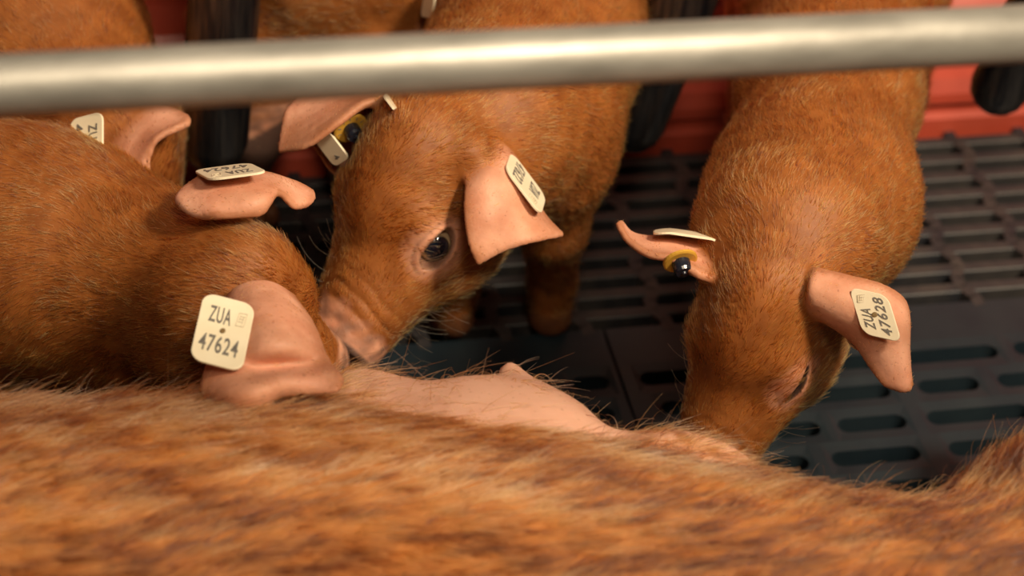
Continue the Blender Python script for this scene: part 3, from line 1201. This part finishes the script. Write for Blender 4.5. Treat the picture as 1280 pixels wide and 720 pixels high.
rfid(pig1, b, (0.2086, 1.3141, 0.2880), np.array((0.2110, 1.3045, 0.2866)) - np.array((0.2086, 1.3137, 0.2876)), .0118, .0056, .010, '3823020')

# the piglet bending its head down at the right
h3 = Head((0.4503, 1.1429, 0.2046), (-0.5149, -0.5138, -0.6863), (-0.5030, -0.4673, 0.7271), .9, (.9, .28))
ear3L = rows([(0.4754, 1.1232, 0.2894), (0.4702, 1.1135, 0.2872), (0.4702, 1.1098, 0.2794), (0.4762, 1.1113, 0.2668)],
             [(0.4947, 1.1168, 0.2876), (0.4871, 1.1024, 0.2868), (0.4851, 1.0976, 0.2769), (0.4873, 1.1010, 0.2624)],
             [(0.5153, 1.1093, 0.2846), (0.5055, 1.0921, 0.2845), (0.5003, 1.0856, 0.2749), (0.4967, 1.0913, 0.2565)],
             [(0.5277, 1.0996, 0.2764), (0.5176, 1.0810, 0.2745), (0.5098, 1.0738, 0.2631), (0.5029, 1.0774, 0.2492)],
             [(0.5239, 1.0765, 0.2595), (0.5199, 1.0662, 0.2568), (0.5145, 1.0629, 0.2511), (0.5082, 1.0659, 0.2447)],
             [(0.5219, 1.0583, 0.2477), (0.5208, 1.0573, 0.2461), (0.5178, 1.0573, 0.2451), (0.5151, 1.0608, 0.2437)])
ear3R = rows([(0.4263, 1.1561, 0.2664), (0.4287, 1.1742, 0.2652), (0.4349, 1.1900, 0.2624), (0.4418, 1.2021, 0.2553)],
             [(0.4089, 1.1474, 0.2746), (0.4125, 1.1756, 0.2701), (0.4173, 1.1954, 0.2637), (0.4261, 1.2147, 0.2498)],
             [(0.3933, 1.1569, 0.2815), (0.3978, 1.1817, 0.2731), (0.4022, 1.1994, 0.2640), (0.4084, 1.2151, 0.2529)],
             [(0.3784, 1.1658, 0.2798), (0.3809, 1.1860, 0.2732), (0.3847, 1.1991, 0.2663), (0.3895, 1.2110, 0.2582)],
             [(0.3685, 1.1813, 0.2798), (0.3701, 1.1910, 0.2762), (0.3732, 1.1999, 0.2719), (0.3766, 1.2074, 0.2660)],
             [(0.3644, 1.1945, 0.2836), (0.3659, 1.1978, 0.2817), (0.3674, 1.2011, 0.2798), (0.3694, 1.2040, 0.2775)])
pig3 = make_pig('piglet', 'red piglet with lowered head and tag number 47628, eyes nearly closed', (0.6874, 1.6612, 0.0000), h3,
                [((0.4816, 1.1962, 0.2603), .056), ((0.5186, 1.2573, 0.2420), .0665), ((0.5717, 1.3906, 0.2453), .060), ((0.6126, 1.5105, 0.2445), .066), ((0.6459, 1.6015, 0.2541), .064)],
                [[((.555, 1.30, .18), .04), ((.545, 1.31, .11), .024), ((0.5514, 1.3346, 0.0500), .016), ((0.5616, 1.3569, 0.0000), .013)],
                 [((.505, 1.30, .18), .04), ((.500, 1.31, .11), .024), ((0.5127, 1.3316, 0.0500), .016), ((0.5219, 1.3540, 0.0000), .013)],
                 [((.70, 1.60, .20), .048), ((.71, 1.585, .10), .026), ((.71, 1.615, .05), .016), ((.71, 1.60, 0), .013)],
                 [((.605, 1.61, .20), .046), ((.60, 1.60, .10), .026), ((.60, 1.625, .05), .016), ((.60, 1.61, 0), .013)]],
                [ear3L, ear3R], .00165, 130000, tone=-.05, body_tone=.14)
b = np.array(pig3.location)
tag_plate(pig3, b, (0.4979, 1.0806, 0.2890), (0.4956, 1.0925, 0.2983), (0.4880, 1.0882, 0.2873),
          [('ZUA', -.22, .42, .44, .27), ('47628', -.0, -.40, .80, .27)], label='cream ear tag with number 47628', ear=Ear(ear3L))
tag_plate(pig3, b, (0.4126, 1.1926, 0.2750), (0.4352, 1.1860, 0.2738), (0.4178, 1.2095, 0.2635), arch=.0035, label='cream ear tag seen edge on', hole=False)
tag_plate(pig3, b, (0.5002, 1.1004, 0.2526), (0.5070, 1.0978, 0.2515), (0.5011, 1.1078, 0.2556), corner=.48, name='tag_back', label='round cream back of the ear tag', hole=False)
rfid(pig3, b, (0.3965, 1.1583, 0.2795), np.array((0.3983, 1.1478, 0.2766)) - np.array((0.3975, 1.1585, 0.2799)), .0112, .0060, .0095)

# the piglet leaning on the sow at the left
h2 = Head((0.1280, 1.1868, 0.2265), (0.7568, 0.2385, -0.6086), (0.6452, -0.1227, 0.7541), .87)
ear2R = rows([(0.1101, 1.1327, 0.2938), (0.1158, 1.1312, 0.3017), (0.1251, 1.1295, 0.3058), (0.1347, 1.1302, 0.3032), (0.1459, 1.1345, 0.2909)],
             [(0.1000, 1.0976, 0.3022), (0.1115, 1.0911, 0.3123), (0.1236, 1.0833, 0.3210), (0.1377, 1.0845, 0.3187), (0.1525, 1.0966, 0.3010)],
             [(0.0935, 1.0687, 0.3049), (0.1065, 1.0615, 0.3131), (0.1208, 1.0510, 0.3239), (0.1373, 1.0522, 0.3224), (0.1552, 1.0613, 0.3084)],
             [(0.0884, 1.0540, 0.3046), (0.1031, 1.0460, 0.3122), (0.1210, 1.0522, 0.3075), (0.1401, 1.0519, 0.3082), (0.1575, 1.0447, 0.3113)],
             [(0.0860, 1.0388, 0.3045), (0.0998, 1.0229, 0.3167), (0.1164, 1.0206, 0.3205), (0.1344, 1.0286, 0.3165), (0.1618, 1.0300, 0.3137)],
             [(0.0925, 1.0320, 0.3014), (0.1036, 1.0172, 0.3059), (0.1171, 1.0184, 0.3082), (0.1278, 1.0259, 0.3095), (0.1580, 1.0221, 0.3125)])
ear2L = rows([(0.0929, 1.2231, 0.3114), (0.0877, 1.2080, 0.3154), (0.0925, 1.1951, 0.3171), (0.1005, 1.1876, 0.3184)],
             [(0.1075, 1.2300, 0.3163), (0.1052, 1.2052, 0.3221), (0.1065, 1.1884, 0.3245), (0.1097, 1.1817, 0.3220)],
             [(0.1265, 1.2303, 0.3177), (0.1265, 1.2028, 0.3258), (0.1265, 1.1841, 0.3285), (0.1269, 1.1794, 0.3229)],
             [(0.1432, 1.2274, 0.3161), (0.1417, 1.2063, 0.3251), (0.1386, 1.1885, 0.3280), (0.1350, 1.1820, 0.3221)],
             [(0.1542, 1.2275, 0.3115), (0.1513, 1.2124, 0.3194), (0.1480, 1.2016, 0.3244), (0.1458, 1.1952, 0.3256)],
             [(0.1632, 1.2263, 0.3079), (0.1615, 1.2136, 0.3110), (0.1585, 1.2015, 0.3145), (0.1556, 1.1946, 0.3149)],
             [(0.1704, 1.2196, 0.3066), (0.1699, 1.2120, 0.3084), (0.1675, 1.2057, 0.3096), (0.1640, 1.2015, 0.3098)])
pig2 = make_pig('piglet', 'red piglet seen from behind resting its tagged ear 47624 on the sow', (0.0272, 1.5934, 0.0000), h2,
                [((0.0934, 1.2217, 0.2367), .049), ((0.0509, 1.2621, 0.2169), .058), ((0.0032, 1.3037, 0.2051), .080), ((-0.0573, 1.3333, 0.1905), .083), ((-0.1255, 1.3362, 0.1893), .080)],
                [[((.08, 1.30, .17), .042), ((.09, 1.32, .10), .024), ((.09, 1.33, .05), .016), ((.10, 1.325, 0), .013)],
                 [((.06, 1.25, .17), .042), ((.07, 1.25, .10), .024), ((.07, 1.245, .05), .016), ((.08, 1.245, 0), .013)],
                 [((-.16, 1.38, .17), .055), ((-.17, 1.40, .10), .028), ((-.19, 1.41, .05), .017), ((-.18, 1.41, 0), .013)],
                 [((-.16, 1.31, .17), .055), ((-.17, 1.29, .10), .028), ((-.19, 1.29, .05), .017), ((-.18, 1.29, 0), .013)]],
                [ear2R, ear2L], .00185, 110000, tone=-.04, spots=[((0.1555, 1.1008, 0.2925), .0018)])
b = np.array(pig2.location)
tag_plate(pig2, b, (0.0995, 1.0679, 0.3156), (0.1136, 1.0611, 0.3148), (0.1060, 1.0912, 0.3205),
          [('ZUA', -.20, .43, .42, .24), ('47624', -.04, -.42, .74, .25)], label='cream ear tag with number 47624 facing the camera', ear=Ear(ear2R), gap=.004)
tag_plate(pig2, b, (0.1189, 1.2142, 0.3279), (0.1014, 1.2162, 0.3249), (0.1223, 1.1943, 0.3383),
          [('ZUA', -.20, .43, .42, .26), ('47624', -.0, -.42, .76, .26)], label='cream ear tag lying flat on the far ear, number upside down', hole=False, ear=Ear(ear2L))

# the piglet behind it at the upper left
h4 = Head((0.0477, 1.4163, 0.1799), (.25, -.25, -.93), (.55, -.70, .35), 1.0)
ear4 = rows([(0.0540, 1.3824, 0.2535), (0.0664, 1.3855, 0.2611), (0.0836, 1.3824, 0.2660), (0.0961, 1.3760, 0.2668)],
            [(0.0528, 1.3660, 0.2490), (0.0673, 1.3612, 0.2605), (0.0850, 1.3584, 0.2690), (0.1043, 1.3505, 0.2750)],
            [(0.0538, 1.3538, 0.2423), (0.0654, 1.3462, 0.2527), (0.0750, 1.3425, 0.2624), (0.0847, 1.3402, 0.2724)],
            [(0.0560, 1.3430, 0.2345), (0.0653, 1.3343, 0.2427), (0.0713, 1.3321, 0.2517), (0.0777, 1.3349, 0.2636)],
            [(0.0584, 1.3351, 0.2254), (0.0656, 1.3284, 0.2323), (0.0704, 1.3252, 0.2396), (0.0749, 1.3257, 0.2481)])
pig4 = make_pig('piglet', 'red piglet mostly hidden, curled pink ear in front of the dark bar', (0.0213, 1.8832, 0.0000), h4,
                [((0.0257, 1.4669, 0.2035), .056), ((0.0055, 1.5430, 0.2105), .083), ((-0.0084, 1.6321, 0.2195), .086), ((-0.0434, 1.7247, 0.2099), .08)],
                [[((.075, 1.50, .17), .042), ((.085, 1.50, .10), .024), ((.085, 1.51, .05), .016), ((.09, 1.50, 0), .013)],
                 [((-.03, 1.47, .17), .042), ((-.035, 1.47, .10), .024), ((-.035, 1.48, .05), .016), ((-.03, 1.47, 0), .013)],
                 [((.03, 1.66, .18), .05), ((.035, 1.64, .10), .026), ((.035, 1.655, .05), .016), ((.04, 1.65, 0), .013)],
                 [((-.07, 1.64, .18), .05), ((-.08, 1.63, .10), .026), ((-.08, 1.645, .05), .016), ((-.075, 1.64, 0), .013)]],
                [ear4], .0026, 60000, hair_rad=.00024, tone=-.12)  # tone darkens the whole coat in place of shade on this piglet
b = np.array(pig4.location)
tag_plate(pig4, b, (0.0360, 1.3364, 0.2721), (0.0346, 1.3231, 0.2583), (0.0469, 1.3312, 0.2787),
          [('ZUA', -.20, .43, .42, .26), ('47623', -.0, -.42, .76, .26)], label='cream ear tag half hidden behind the next back', hole=False)

# the piglet at the back, only its flank and an ear below the frame's top
h5 = Head((0.2880, 1.5789, 0.2857), (.45, -.45, -.75), (.5, -.6, .55), 1.0)
ear5 = rows([(0.3134, 1.5320, 0.2760), (0.3251, 1.5297, 0.2767), (0.3385, 1.5351, 0.2714)],
            [(0.3045, 1.5130, 0.2658), (0.3131, 1.5014, 0.2703), (0.3264, 1.5072, 0.2654)],
            [(0.3004, 1.5033, 0.2526), (0.3049, 1.4922, 0.2565), (0.3121, 1.4930, 0.2597)],
            [(0.2987, 1.4985, 0.2460), (0.3012, 1.4929, 0.2480), (0.3048, 1.4933, 0.2496)])
pig5 = make_pig('piglet', 'red piglet flank at the back behind the steel rail, left of the facing piglet', (0.3418, 2.1867, 0.0000), h5,
                [((0.2754, 1.6011, 0.2526), .058), ((0.2455, 1.6212, 0.2439), .080), ((0.2279, 1.6445, 0.2512), .078), ((0.2132, 1.6779, 0.2637), .068)],
                [[((.27, 1.53, .17), .042), ((.275, 1.525, .10), .024), ((.275, 1.53, .05), .016), ((.28, 1.525, 0), .013)],
                 [((.25, 1.60, .17), .042), ((.255, 1.60, .10), .024), ((.255, 1.605, .05), .016), ((.26, 1.60, 0), .013)],
                 [((.18, 1.60, .18), .045), ((.175, 1.59, .10), .026), ((.17, 1.60, .05), .016), ((.175, 1.60, 0), .013)],
                 [((.175, 1.63, .18), .045), ((.17, 1.625, .10), .026), ((.15, 1.63, .05), .016), ((.155, 1.625, 0), .013)]],
                [ear5], .0028, 45000, hair_rad=.00024)
b = np.array(pig5.location)
tag_plate(pig5, b, (0.2951, 1.5060, 0.2623), (0.2926, 1.4998, 0.2539), (0.2965, 1.4922, 0.2700), label='cream ear tag at the upper edge', hole=False)
